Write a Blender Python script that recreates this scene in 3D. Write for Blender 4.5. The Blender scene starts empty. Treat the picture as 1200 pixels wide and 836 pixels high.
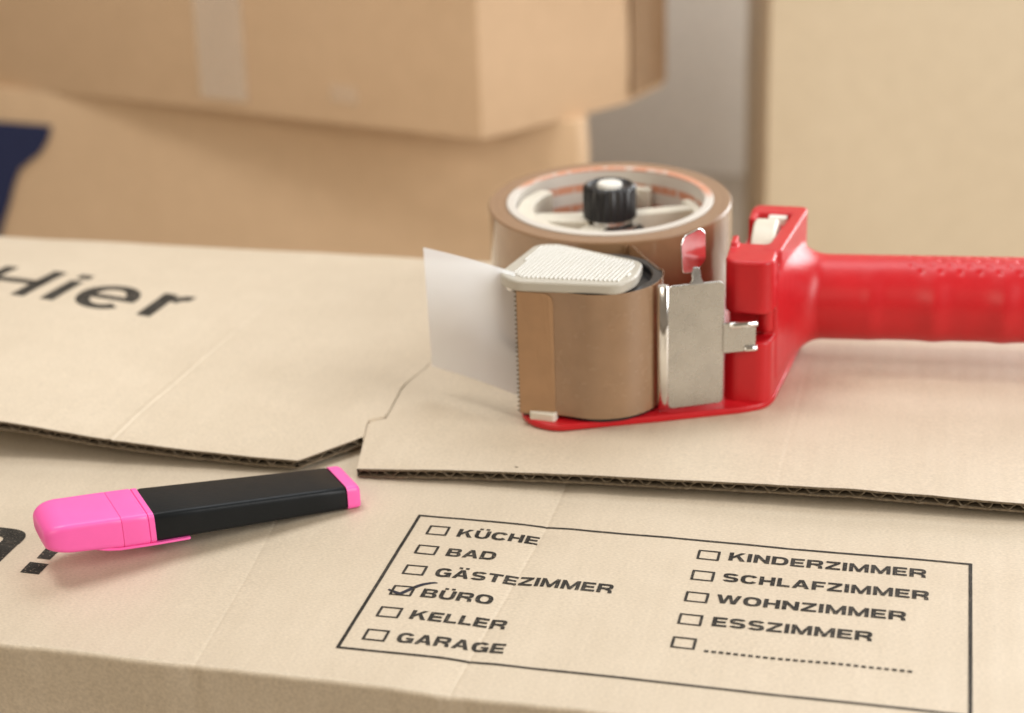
import bpy, bmesh, math, random
from mathutils import Vector, Matrix, noise
random.seed(7)
S = 0.001                                   # everything below is written in millimetres
scene = bpy.context.scene
COL = scene.collection
R_ = math.radians

# ------------------------------------------------------------------ camera
CAM = Vector((158.54, -475.52, 263.27))
RIGHT = Vector((0.97010, 0.24046, -0.03305))
UP = Vector((-0.06278, 0.38008, 0.92282))
FWD = Vector((-0.23446, 0.89315, -0.38381))
cam_d = bpy.data.cameras.new('camera')
cam = bpy.data.objects.new('camera', cam_d)
COL.objects.link(cam)
M3 = Matrix((RIGHT, UP, -FWD)).transposed()
cam.matrix_world = Matrix.Translation(CAM * S) @ M3.to_4x4()
cam_d.sensor_width = 36.0
cam_d.lens = 60.0
cam_d.clip_start = 0.02
cam_d.clip_end = 50
cam_d.dof.use_dof = True
cam_d.dof.focus_distance = (Vector((85, -12, 2)) - CAM).dot(FWD) * S
cam_d.dof.aperture_fstop = 8.5
cam_d.dof.aperture_blades = 0
scene.camera = cam

# ------------------------------------------------------------------ light
world = bpy.data.worlds.new('World')
scene.world = world
world.use_nodes = True
bg = world.node_tree.nodes['Background']
bg.inputs[0].default_value = (1.0, 0.79, 0.57, 1)
bg.inputs[1].default_value = 0.23

def area(name, loc, target, sx, sy, power, col):
    d = bpy.data.lights.new(name, 'AREA')
    d.shape = 'RECTANGLE'; d.size = sx * S; d.size_y = sy * S
    d.energy = power; d.color = col
    o = bpy.data.objects.new(name, d)
    COL.objects.link(o)
    o.location = Vector(loc) * S
    o.rotation_euler = (Vector(target) - Vector(loc)).to_track_quat('-Z', 'Y').to_euler()
    return o
area('overhead_softbox', (120, 640, 1150), (40, 40, 0), 620, 460, 5.0, (0.93, 0.97, 1.0))
area('window_light', (1450, -250, 620), (60, 300, -40), 700, 1100, 20, (1.0, 0.985, 0.96))
area('back_window_light', (760, 1330, 330), (40, 120, 20), 560, 1100, 18, (0.94, 0.975, 1.0))
area('front_fill', (-500, -1500, 950), (-150, 500, 0), 1500, 900, 12, (1.0, 0.89, 0.72))  # added warm fill behind the camera to lift the front faces
area('background_fill', (-420, 120, 1250), (-260, 760, -20), 560, 360, 9.5, (1.0, 0.965, 0.92))  # added fill from above to brighten the boxes behind, no actual lamp

scene.view_settings.view_transform = 'Standard'
scene.view_settings.look = 'None'
scene.view_settings.exposure = 0.0
scene.view_settings.gamma = 1.0
scene.view_settings.use_curve_mapping = False
scene.render.engine = 'CYCLES'
scene.cycles.use_denoising = True
scene.cycles.max_bounces = 8

# ------------------------------------------------------------------ materials
class NT:
    def __init__(self, name):
        self.m = bpy.data.materials.new(name); self.m.use_nodes = True
        self.t = self.m.node_tree
        self.b = self.t.nodes['Principled BSDF']
    def n(self, typ, **kw):
        nd = self.t.nodes.new(typ)
        for k, v in kw.items():
            if k.startswith('i_'):
                nd.inputs[k[2:].replace('_', ' ')].default_value = v
            else:
                setattr(nd, k, v)
        return nd
    def l(self, a, b): self.t.links.new(a, b)
    def coord(self, scale=(1, 1, 1)):
        tc = self.n('ShaderNodeTexCoord'); mp = self.n('ShaderNodeMapping')
        mp.inputs['Scale'].default_value = scale
        self.l(tc.outputs['Object'], mp.inputs[0]); return mp.outputs[0]
    def noise(self, vec, scale, detail=4, rough=0.55):
        nd = self.n('ShaderNodeTexNoise'); nd.inputs['Scale'].default_value = scale
        nd.inputs['Detail'].default_value = detail; nd.inputs['Roughness'].default_value = rough
        self.l(vec, nd.inputs['Vector']); return nd.outputs['Fac']
    def ramp(self, fac, stops):
        r = self.n('ShaderNodeValToRGB')
        e = r.color_ramp.elements
        while len(e) < len(stops): e.new(0.5)
        for i, (p, c) in enumerate(stops):
            e[i].position = p; e[i].color = (*c, 1) if len(c) == 3 else c
        self.l(fac, r.inputs[0]); return r.outputs[0]
    def mix(self, fac, a, b, mode='MIX'):
        m = self.n('ShaderNodeMix', data_type='RGBA', blend_type=mode)
        for s, v in ((m.inputs['Factor'], fac), (m.inputs['A'], a), (m.inputs['B'], b)):
            pass
        ins = [i for i in m.inputs if i.type == 'RGBA']
        f = m.inputs[0]
        if hasattr(fac, 'links'): self.l(fac, f)
        else: f.default_value = fac
        for s, v in ((ins[0], a), (ins[1], b)):
            if hasattr(v, 'links'): self.l(v, s)
            else: s.default_value = (*v, 1)
        return [o for o in m.outputs if o.type == 'RGBA'][0]
    def bump(self, h, strength, dist):
        b = self.n('ShaderNodeBump'); b.inputs['Strength'].default_value = strength
        b.inputs['Distance'].default_value = dist
        self.l(h, b.inputs['Height']); self.l(b.outputs[0], self.b.inputs['Normal']); return b

def cardboard(name, base, var=0.06, spec=0.5, rough=0.5, flutes=0.42):
    N = NT(name)
    fib = N.noise(N.coord((1, 2.2, 1)), 900, 3)
    mott = N.noise(N.coord(), 60, 5, 0.6)
    big = N.noise(N.coord(), 9, 3, 0.5)
    d = tuple(max(0, c * (1 - var * 1.6)) for c in base); u = tuple(min(1, c * (1 + var)) for c in base)
    c1 = N.ramp(fib, [(0.3, d), (0.7, u)])
    c2 = N.ramp(mott, [(0.32, (0.965, 0.96, 0.95)), (0.68, (1.015, 1.015, 1.015))])
    c3 = N.ramp(big, [(0.35, (0.985, 0.98, 0.972)), (0.65, (1.01, 1.01, 1.01))])
    c = N.mix(1.0, c1, c2, 'MULTIPLY'); c = N.mix(1.0, c, c3, 'MULTIPLY')
    vo = N.n('ShaderNodeTexVoronoi'); vo.inputs['Scale'].default_value = 130
    N.l(N.coord((1, 1.7, 1)), vo.inputs['Vector'])
    sp = N.ramp(vo.outputs['Distance'], [(0.028, (1, 1, 1)), (0.05, (0, 0, 0))])
    pick = N.ramp(N.noise(N.coord(), 45, 2), [(0.55, (0, 0, 0)), (0.63, (0.6, 0.6, 0.6))])
    spm = N.mix(1.0, sp, pick, 'MULTIPLY')
    c = N.mix(spm, c, tuple(x * 0.45 for x in base))
    st = N.noise(N.coord((1, 0.02, 0.02)), 420, 3)
    c = N.mix(1.0, c, N.ramp(st, [(0.35, (0.994, 0.993, 0.992)), (0.65, (1.003, 1.003, 1.003))]), 'MULTIPLY')
    N.l(c, N.b.inputs['Base Color'])
    N.b.inputs['Roughness'].default_value = rough
    N.b.inputs['Specular IOR Level'].default_value = spec
    # faint washboard of the flutes under the liner plus paper grain
    wv = N.n('ShaderNodeTexWave', wave_type='BANDS', bands_direction='X')
    wv.inputs['Scale'].default_value = 44; wv.inputs['Distortion'].default_value = 1.2
    wv.inputs['Detail'].default_value = 2; wv.inputs['Detail Scale'].default_value = 1.4
    N.l(N.coord(), wv.inputs['Vector'])
    ma = N.n('ShaderNodeMath', operation='MULTIPLY'); ma.inputs[1].default_value = flutes
    N.l(wv.outputs['Fac'], ma.inputs[0])
    gr = N.noise(N.coord((1, 1.6, 1)), 700, 4)
    mb = N.n('ShaderNodeMath', operation='MULTIPLY_ADD'); mb.inputs[1].default_value = 0.55
    N.l(gr, mb.inputs[0]); N.l(ma.outputs[0], mb.inputs[2])
    N.bump(mb.outputs[0], 0.65, 0.00015)
    return N.m

def plain(name, col, rough=0.4, spec=0.5, metal=0.0, coat=0.0, bump=0.0, bscale=400, var=0.05, trans=0.0, sss=0.0):
    N = NT(name)
    nz = N.noise(N.coord(), 120, 3)
    lo = tuple(c * (1 - var) for c in col); hi = tuple(min(1, c * (1 + var)) for c in col)
    N.l(N.ramp(nz, [(0.35, lo), (0.65, hi)]), N.b.inputs['Base Color'])
    rr = N.n('ShaderNodeMapRange'); rr.inputs['To Min'].default_value = rough * 0.85; rr.inputs['To Max'].default_value = min(1, rough * 1.18)
    N.l(N.noise(N.coord(), 260, 4), rr.inputs['Value']); N.l(rr.outputs[0], N.b.inputs['Roughness'])
    N.b.inputs['Specular IOR Level'].default_value = spec
    N.b.inputs['Metallic'].default_value = metal
    N.b.inputs['Coat Weight'].default_value = coat
    N.b.inputs['Coat Roughness'].default_value = 0.08 if coat > .9 else 0.12
    if sss:
        N.b.inputs['Subsurface Weight'].default_value = sss
        N.b.inputs['Subsurface Radius'].default_value = (0.004, 0.002, 0.0015)
        N.b.inputs['Subsurface Scale'].default_value = 1.0
    if bump: N.bump(N.noise(N.coord(), bscale, 3), bump, 0.0002)
    return N.m

M = {}
M['card'] = cardboard('kraft_cardboard_pale', (0.615, 0.53, 0.415), var=0.085)
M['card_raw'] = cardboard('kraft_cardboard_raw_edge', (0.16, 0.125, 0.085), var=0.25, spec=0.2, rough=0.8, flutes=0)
M['card_brown'] = cardboard('kraft_cardboard_brown', (0.62, 0.435, 0.275))
M['card_light'] = cardboard('kraft_cardboard_light_brown', (0.71, 0.515, 0.335))
M['card_tan'] = cardboard('kraft_cardboard_tan', (0.68, 0.575, 0.42))
M['ink'] = plain('black_print', (0.032, 0.029, 0.025), 0.65, 0.2, var=0.4)
M['pen_ink'] = plain('marker_ink', (0.012, 0.014, 0.032), 0.4, 0.4)
M['navy'] = plain('navy_print', (0.022, 0.03, 0.085), 0.55, 0.3)
M['red'] = plain('red_plastic', (0.52, 0.006, 0.012), 0.39, 0.5, bump=0.12, bscale=900, var=0.03)
M['cream'] = plain('cream_plastic', (0.66, 0.62, 0.53), 0.42, 0.5, sss=0.0)
M['white'] = plain('white_plastic', (0.78, 0.77, 0.72), 0.4)
M['black'] = plain('black_plastic', (0.012, 0.012, 0.014), 0.32, 0.5)
M['pen_black'] = plain('matt_black_plastic', (0.008, 0.010, 0.012), 0.36, 0.2, bump=0.25, bscale=1500)
M['pink'] = plain('neon_pink_plastic', (0.95, 0.13, 0.47), 0.38, 0.5, var=0.02)
M['steel'] = plain('pressed_steel', (0.56, 0.555, 0.54), 0.27, 0.5, metal=1.0, bump=0.15, bscale=500)
M['chrome'] = plain('bright_steel', (0.82, 0.82, 0.82), 0.12, 0.5, metal=1.0)
M['dark_steel'] = plain('dark_blade_steel', (0.22, 0.19, 0.15), 0.4, 0.5, metal=1.0)
M['tape'] = plain('brown_tape_film', (0.36, 0.22, 0.125), 0.26, 0.5, coat=1.0, bump=0.05, bscale=60, var=0.05)
def translucent(mat, col, fac):
    t = mat.node_tree; out = [n for n in t.nodes if n.type == 'OUTPUT_MATERIAL'][0]; b = t.nodes['Principled BSDF']
    tl = t.nodes.new('ShaderNodeBsdfTranslucent'); tl.inputs[0].default_value = (*col, 1)
    mx = t.nodes.new('ShaderNodeMixShader'); mx.inputs[0].default_value = fac
    t.links.new(b.outputs[0], mx.inputs[1]); t.links.new(tl.outputs[0], mx.inputs[2]); t.links.new(mx.outputs[0], out.inputs['Surface'])
translucent(M['tape'], (0.60, 0.36, 0.19), 0.22)
M['wrap'] = plain('brown_tape_wrap', (0.33, 0.20, 0.11), 0.2, 0.6, coat=1.0, bump=0.04, bscale=60, var=0.05)
M['tape_end'] = plain('brown_tape_film_double', (0.35, 0.20, 0.10), 0.33, 0.5, coat=0.2, var=0.05)
M['wall'] = plain('grey_wall_paint', (0.78, 0.745, 0.70), 0.8, 0.2, bump=0.2, bscale=90)
M['floor'] = plain('wooden_floor', (0.32, 0.26, 0.20), 0.6, 0.3)

# wound tape: rings of film edges on the flat side, glossy film outside
def patchy_ink(mat):
    t = mat.node_tree; b = t.nodes['Principled BSDF']; src = b.inputs['Base Color'].links[0].from_socket
    tc = t.nodes.new('ShaderNodeTexCoord'); nz = t.nodes.new('ShaderNodeTexNoise'); nz.inputs['Scale'].default_value = 1300; nz.inputs['Detail'].default_value = 3
    t.links.new(tc.outputs['Object'], nz.inputs['Vector'])
    rp = t.nodes.new('ShaderNodeValToRGB'); rp.color_ramp.elements[0].position = 0.58; rp.color_ramp.elements[1].position = 0.72
    rp.color_ramp.elements[0].color = (0, 0, 0, 1); rp.color_ramp.elements[1].color = (0.55, 0.55, 0.55, 1)
    mx = t.nodes.new('ShaderNodeMixRGB'); t.links.new(nz.outputs[0], rp.inputs[0]); t.links.new(rp.outputs[0], mx.inputs[0])
    t.links.new(src, mx.inputs[1]); mx.inputs[2].default_value = (0.34, 0.28, 0.21, 1); t.links.new(mx.outputs[0], b.inputs['Base Color'])
patchy_ink(M['ink'])
def wound():
    N = NT('wound_tape_side')
    tc = N.n('ShaderNodeTexCoord'); sep = N.n('ShaderNodeSeparateXYZ'); N.l(tc.outputs['Object'], sep.inputs[0])
    cx = N.n('ShaderNodeCombineXYZ'); N.l(sep.outputs[0], cx.inputs[0]); N.l(sep.outputs[1], cx.inputs[1])
    ln = N.n('ShaderNodeVectorMath', operation='LENGTH'); N.l(cx.outputs[0], ln.inputs[0])
    c2 = N.n('ShaderNodeCombineXYZ'); N.l(ln.outputs['Value'], c2.inputs[0])
    nz = N.noise(c2.outputs[0], 1500, 4)
    N.l(N.ramp(nz, [(0.3, (0.20, 0.11, 0.058)), (0.7, (0.33, 0.195, 0.105))]), N.b.inputs['Base Color'])
    N.b.inputs['Roughness'].default_value = 0.34
    N.b.inputs['Coat Weight'].default_value = 0.3; N.b.inputs['Coat Roughness'].default_value = 0.15
    N.bump(nz, 0.25, 0.0002)
    return N.m
M['wound'] = wound()

def core_mat():
    N = NT('printed_paper_core')
    tc = N.n('ShaderNodeTexCoord'); sep = N.n('ShaderNodeSeparateXYZ'); N.l(tc.outputs['Object'], sep.inputs[0])
    w = N.n('ShaderNodeMath', operation='SINE')
    mu = N.n('ShaderNodeMath', operation='MULTIPLY'); mu.inputs[1].default_value = 2 * math.pi / 0.0085
    N.l(sep.outputs[2], mu.inputs[0]); N.l(mu.outputs[0], w.inputs[0])
    band = N.ramp(w.outputs[0], [(0.25, (0, 0, 0)), (0.45, (1, 1, 1))])
    br = N.ramp(N.noise(N.coord((1, 1, 0.25)), 170, 2), [(0.38, (0.3, 0.3, 0.3)), (0.46, (1, 1, 1))])
    f = N.mix(1.0, band, br, 'MULTIPLY')
    N.l(N.mix(f, (0.60, 0.56, 0.51), (0.58, 0.27, 0.17)), N.b.inputs['Base Color'])
    N.b.inputs['Roughness'].default_value = 0.55
    return N.m
M['core'] = core_mat()

def film_mat():
    N = NT('translucent_plastic_film')
    out = [n for n in N.t.nodes if n.type == 'OUTPUT_MATERIAL'][0]
    N.b.inputs['Base Color'].default_value = (0.92, 0.96, 1.0, 1)
    N.b.inputs['Roughness'].default_value = 0.3
    tl = N.n('ShaderNodeBsdfTranslucent'); tl.inputs[0].default_value = (0.94, 0.97, 1.0, 1)
    tr = N.n('ShaderNodeBsdfTransparent'); tr.inputs[0].default_value = (0.95, 0.95, 0.95, 1)
    m1 = N.n('ShaderNodeMixShader'); m1.inputs[0].default_value = 0.68
    N.l(N.b.outputs[0], m1.inputs[1]); N.l(tl.outputs[0], m1.inputs[2])
    m2 = N.n('ShaderNodeMixShader'); m2.inputs[0].default_value = 0.28
    N.l(m1.outputs[0], m2.inputs[1]); N.l(tr.outputs[0], m2.inputs[2])
    N.l(m2.outputs[0], out.inputs['Surface'])
    return N.m
M['film'] = film_mat()

def clear_tape():
    N = NT('clear_packing_tape')
    out = [n for n in N.t.nodes if n.type == 'OUTPUT_MATERIAL'][0]
    N.b.inputs['Base Color'].default_value = (0.86, 0.80, 0.71, 1); N.b.inputs['Roughness'].default_value = 0.3
    tr = N.n('ShaderNodeBsdfTransparent')
    m2 = N.n('ShaderNodeMixShader'); m2.inputs[0].default_value = 0.78
    N.l(N.b.outputs[0], m2.inputs[1]); N.l(tr.outputs[0], m2.inputs[2]); N.l(m2.outputs[0], out.inputs['Surface'])
    return N.m
M['clear'] = clear_tape()
M['faint'] = M['clear'].copy(); M['faint'].name = 'clear_tape_thin'
M['faint'].node_tree.nodes['Mix Shader'].inputs[0].default_value = 0.9

def ribbed_cream():
    N = NT('ribbed_cream_plastic')
    N.b.inputs['Base Color'].default_value = (0.47, 0.445, 0.385, 1); N.b.inputs['Roughness'].default_value = 0.4
    return N.m
M['ribbed'] = ribbed_cream()

# ------------------------------------------------------------------ mesh helpers
ORG = {}
def empty(name, loc, label, cat, group=None):
    o = bpy.data.objects.new(name, None); COL.objects.link(o)
    o.empty_display_size = 0.02
    o.location = Vector(loc) * S
    o['label'] = label; o['category'] = cat
    if group: o['group'] = group
    ORG[o.name] = Vector(loc)
    return o

class MB:
    def __init__(self): self.v = []; self.f = []
    def add(self, vs, fs):
        b = len(self.v); self.v += [tuple(p) for p in vs]; self.f += [tuple(i + b for i in q) for q in fs]; return self
    def box(self, x0, x1, y0, y1, z0, z1):
        return self.add([(x0,y0,z0),(x1,y0,z0),(x1,y1,z0),(x0,y1,z0),(x0,y0,z1),(x1,y0,z1),(x1,y1,z1),(x0,y1,z1)],
            [(0,3,2,1),(4,5,6,7),(0,1,5,4),(1,2,6,5),(2,3,7,6),(3,0,4,7)])
    def prism(self, poly, z0, z1):
        n = len(poly)
        zz = lambda z, x, y: z(x, y) if callable(z) else z
        vs = [(x, y, zz(z0, x, y)) for x, y in poly] + [(x, y, zz(z1, x, y)) for x, y in poly]
        return self.add(vs, [tuple(range(n - 1, -1, -1)), tuple(range(n, 2 * n))] + [(i, (i + 1) % n, n + (i + 1) % n, n + i) for i in range(n)])
    def loft(self, rings, close=True, cap=True):
        n = len(rings[0]); vs = [p for r in rings for p in r]; fs = []
        for k in range(len(rings) - 1):
            for i in range(n if close else n - 1):
                j = (i + 1) % n
                fs.append((k*n+i, k*n+j, (k+1)*n+j, (k+1)*n+i))
        if cap: fs.append(tuple(range(n - 1, -1, -1))); fs.append(tuple((len(rings)-1)*n + i for i in range(n)))
        return self.add(vs, fs)
    def lathe(self, prof, c, n=64, ang0=0, close_prof=False):
        cx, cy = c; vs = []; fs = []; m = len(prof)
        for i in range(n):
            a = 2 * math.pi * i / n + ang0
            for r, z in prof: vs.append((cx + r * math.cos(a), cy + r * math.sin(a), z))
        for i in range(n):
            j = (i + 1) % n
            for k in range(m if close_prof else m - 1):
                l = (k + 1) % m
                fs.append((i*m+k, j*m+k, j*m+l, i*m+l))
        if not close_prof:
            if prof[0][0] > 0: fs.append(tuple(i*m for i in range(n - 1, -1, -1)))
            if prof[-1][0] > 0: fs.append(tuple(i*m + m - 1 for i in range(n)))
        return self.add(vs, fs)
    def build(self, name, mat, parent=None, smooth=None, bevel=0, seg=2, label=None, xf=None, flip=False):
        org = Vector((0, 0, 0)); p = parent
        while p is not None:
            if p.name in ORG: org = ORG[p.name]; break
            p = p.parent
        me = bpy.data.meshes.new(name)
        vs = [Vector(v) for v in self.v]
        if xf is not None: vs = [xf @ v for v in vs]
        me.from_pydata([(v - org) * S for v in vs], [], self.f)
        bm = bmesh.new(); bm.from_mesh(me)
        bmesh.ops.remove_doubles(bm, verts=bm.verts, dist=1e-7)
        bmesh.ops.recalc_face_normals(bm, faces=bm.faces)
        if flip: bmesh.ops.reverse_faces(bm, faces=bm.faces)
        bm.to_mesh(me); bm.free()
        if smooth is not None:
            me.polygons.foreach_set('use_smooth', [True] * len(me.polygons))
            me.set_sharp_from_angle(angle=R_(smooth))
        me.materials.append(M[mat] if isinstance(mat, str) else mat)
        o = bpy.data.objects.new(name, me); COL.objects.link(o)
        if parent is not None: o.parent = parent
        if bevel:
            b = o.modifiers.new('bevel', 'BEVEL'); b.width = bevel * S; b.segments = seg
            b.limit_method = 'ANGLE'; b.angle_limit = R_(40)
        if label: o['label'] = label
        return o

def rrect(x0, x1, y0, y1, r, n=5):
    pts = []
    rs = r if isinstance(r, (list, tuple)) else [r] * 4      # corners: x0y0, x1y0, x1y1, x0y1
    for (cx, cy, a0), q in zip(((x0, y0, 180), (x1, y0, 270), (x1, y1, 0), (x0, y1, 90)), rs):
        ox = cx + (q if cx == x0 else -q); oy = cy + (q if cy == y0 else -q)
        for i in range(n + 1):
            a = R_(a0 + 90 * i / n); pts.append((ox + q * math.cos(a), oy + q * math.sin(a)))
    return pts
def roundpoly(poly, r, n=4):
    out = []; N = len(poly)
    for i in range(N):
        p = Vector(poly[i]); a = Vector(poly[i-1]); b = Vector(poly[(i+1) % N])
        da = (a - p); db = (b - p); q = min(r, da.length * .45, db.length * .45)
        s = p + da.normalized() * q; e = p + db.normalized() * q
        for k in range(n + 1):
            t = k / n; out.append(tuple(s * (1-t)**2 + p * 2*t*(1-t) + e * t*t))
    return out
def fbm(x, y, z=0): return noise.fractal(Vector((x, y, z)), 0.8, 2.0, 4)
def lerp(a, b, t): return a + (b - a) * t
def clamp(x, a=0., b=1.): return max(a, min(b, x))
def pl(pts, x):
    if x <= pts[0][0]: return pts[0][1]
    for (a, b), (c, d) in zip(pts, pts[1:]):
        if x <= c: return b + (d - b) * (x - a) / (c - a)
    return pts[-1][1]
def gauss(d, w): return math.exp(-(d / w) ** 2)

# ------------------------------------------------------------------ setting
FLOOR = -330
f_ = MB(); f_.add([(-3000,-2500,FLOOR),(3000,-2500,FLOOR),(3000,1500,FLOOR),(-3000,1500,FLOOR)], [(0,1,2,3)])
o = f_.build('floor', 'floor'); o['kind'] = 'structure'
w_ = MB(); w_.add([(-3000,1500,FLOOR),(3000,1500,FLOOR),(3000,1500,2200),(-3000,1500,2200)], [(0,1,2,3)])
o = w_.build('wall', 'wall'); o['kind'] = 'structure'

# ------------------------------------------------------------------ near moving box
X0, X1 = -400.0, 300.0
YB = 232.0
box = empty('moving_box', (-50, 66, FLOOR), 'pale moving box in front with a room checklist printed on its lid', 'box', 'cardboard moving boxes')

CREASES = [(lambda y: pl([(-99, 38.6), (-50, 41.0), (-2, 43.4), (30, 43.2)], y), 1.15),
           (lambda y: pl([(-99, -36.6), (-50, -41), (-6, -46.2), (30, -47.5)], y), 0.7),
           (lambda y: pl([(-99, -126), (30, -118)], y), 0.4)]
def panel_z(x, y):
    z = (0.40 * fbm(x / 70, y / 70, 3.1) + 0.10 * fbm(x / 22, y / 30, 8.3)) * clamp((y + 99) / 25) * clamp((300 - abs(x)) / 100 + .5)
    for cf, a in CREASES:
        d = x - cf(y)
        if abs(d) < 8: z += a * (-0.10 * gauss(d, 0.55) + 0.015 * gauss(d + 0.95, 0.6) - 0.34 * clamp(1 - abs(d) / 8))
    return z
def xs_for(creases, x0, x1, step, y):
    base = []
    n = int((x1 - x0) / step)
    base = [x0 + (x1 - x0) * i / n for i in range(n + 1)]
    return base
def column_params(cre, x0, x1, step):
    """columns as (anchor x, crease index or None, offset)"""
    cols = []
    used = []
    for i, (cf, a) in enumerate(cre):
        c0 = cf(-30); used.append((c0 - 14, c0 + 14))
        for d in [-9, -7, -5, -4, -3, -2.4] + [-2 + .3 * k for k in range(14)] + [2.4, 3, 4, 5, 7, 9]: cols.append((c0 + d, i, d))
    n = int((x1 - x0) / step)
    for k in range(n + 1):
        x = x0 + (x1 - x0) * k / n
        if all(not (a < x < b) for a, b in used): cols.append((x, None, 0))
    cols.sort(); return cols
cols = column_params(CREASES, X0, X1, 5)
def colx(c, y):
    return c[0] if c[1] is None else CREASES[c[1]][0](y) + c[2]
def front_y(x): return -99.2 + 0.9 * fbm(x / 45, 1.7) + 0.35 * fbm(x / 9, 5.2)
rows = []
RAD = 2.0
ys = [YB - 4 - 8 * i for i in range(25)]; ys = [y for y in ys if y > 34] + [30 - 4 * i for i in range(31)]
ys = [y for y in ys if y > -93]
ringsv = []
for y in ys:
    ringsv.append([(colx(c, y), y, panel_z(colx(c, y), y)) for c in cols])
ybase = ys[-1]
for k in range(0, 9):
    a = R_(90 * k / 8); row = []
    for c in cols:
        x = colx(c, -99); fy = front_y(x)
        z0 = panel_z(x, -96)
        lip = 0.30 * math.sin(math.pi * k / 8)
        row.append((x, fy + RAD - RAD * math.sin(a) - lip * .6, z0 - RAD + RAD * math.cos(a) + lip))
    ringsv.append(row)
for dz in (5, 9, 14, 20, 30, 45, 70, 110, 170, 240, 326):
    row = []
    for c in cols:
        x = colx(c, -99)
        row.append((x, front_y(x) * .5 - 99.2 * .5 + 1.2 * clamp(dz / 20) + (1.2 * fbm(x / 120, dz / 90, 2)) - 3.0 * math.sin(math.pi * clamp(dz / 326)), -RAD - dz))
    ringsv.append(row)
mb = MB(); mb.loft(ringsv, close=False, cap=False)
# back and side walls
zt, zb = -0.0, FLOOR + 0.5
mb.add([(X0, YB - 4, zt), (X1, YB - 4, zt), (X1, YB - 4, zb), (X0, YB - 4, zb)], [(0, 1, 2, 3)])
mb.add([(X0, -96, -4), (X0, YB - 4, -0.0), (X0, YB - 4, zb), (X0, -96, zb)], [(0, 1, 2, 3)])
mb.add([(X1, -96, -4), (X1, YB - 4, -0.0), (X1, YB - 4, zb), (X1, -96, zb)], [(0, 1, 2, 3)])
body = mb.build('body', 'card', box, smooth=50)

# ---- the two halves of the folded-over lid flap
def zfront(x): return pl([(-420, 30), (-260, 23), (-225, 20.5), (-176, 15.2), (-128, 9.6), (-90, 6.6), (-51, 5.2), (-29, 5.0)], x)
def zfront_r(x): return pl([(-40, 3.3), (-28, 3.6), (25, 6.1), (83, 7.0), (138, 7.4), (192, 5.8), (310, 4.5)], x)
def yfront(x): return 22.6 + 0.040 * (x + 28) + 0.5 * fbm(x / 40, 9.0)
def slit_x(y): return pl([(20, -28.5), (44, -33.6), (47, -34.2), (57, -36.6), (59.5, -36.2), (62.5, -31.2), (91, -33.6), (110, -29.7), (160, -27.5), (232, -24)], y)
FC_L = [(lambda y: -119.5 + (y - 20) * 0.02, 1.25)]
FC_R = [(lambda y: 113 + 0.01 * y, 0.25)]
def fz(x, y, side):
    t = clamp((y - 22) / 210)
    if side == 'L': z = 5.2 + (zfront(x) - 5.2) * (1 - t ** 1.6)
    else:
        z = 5.2 + (zfront_r(x) - 5.2) * (1 - t ** 0.8)
        if x < 0 and y > 40: z = lerp(z, 5.2, clamp((y - 40) / 90))
    z += 0.34 * fbm(x / 60, y / 60, 7.7) + 0.12 * fbm(x / 20, y / 28, 12.1)
    for cf, a in (FC_L if side == 'L' else FC_R):
        d = x - cf(y)
        if abs(d) < 8: z += a * (0.17 * gauss(d, 0.8) - 0.13 * gauss(d - 1.3, 0.7)) * clamp((170 - y) / 90)
    # shallow ridge where the lid is bent a little along its front
    z += 0.5 * gauss(y - 46, 16)
    return z

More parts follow.
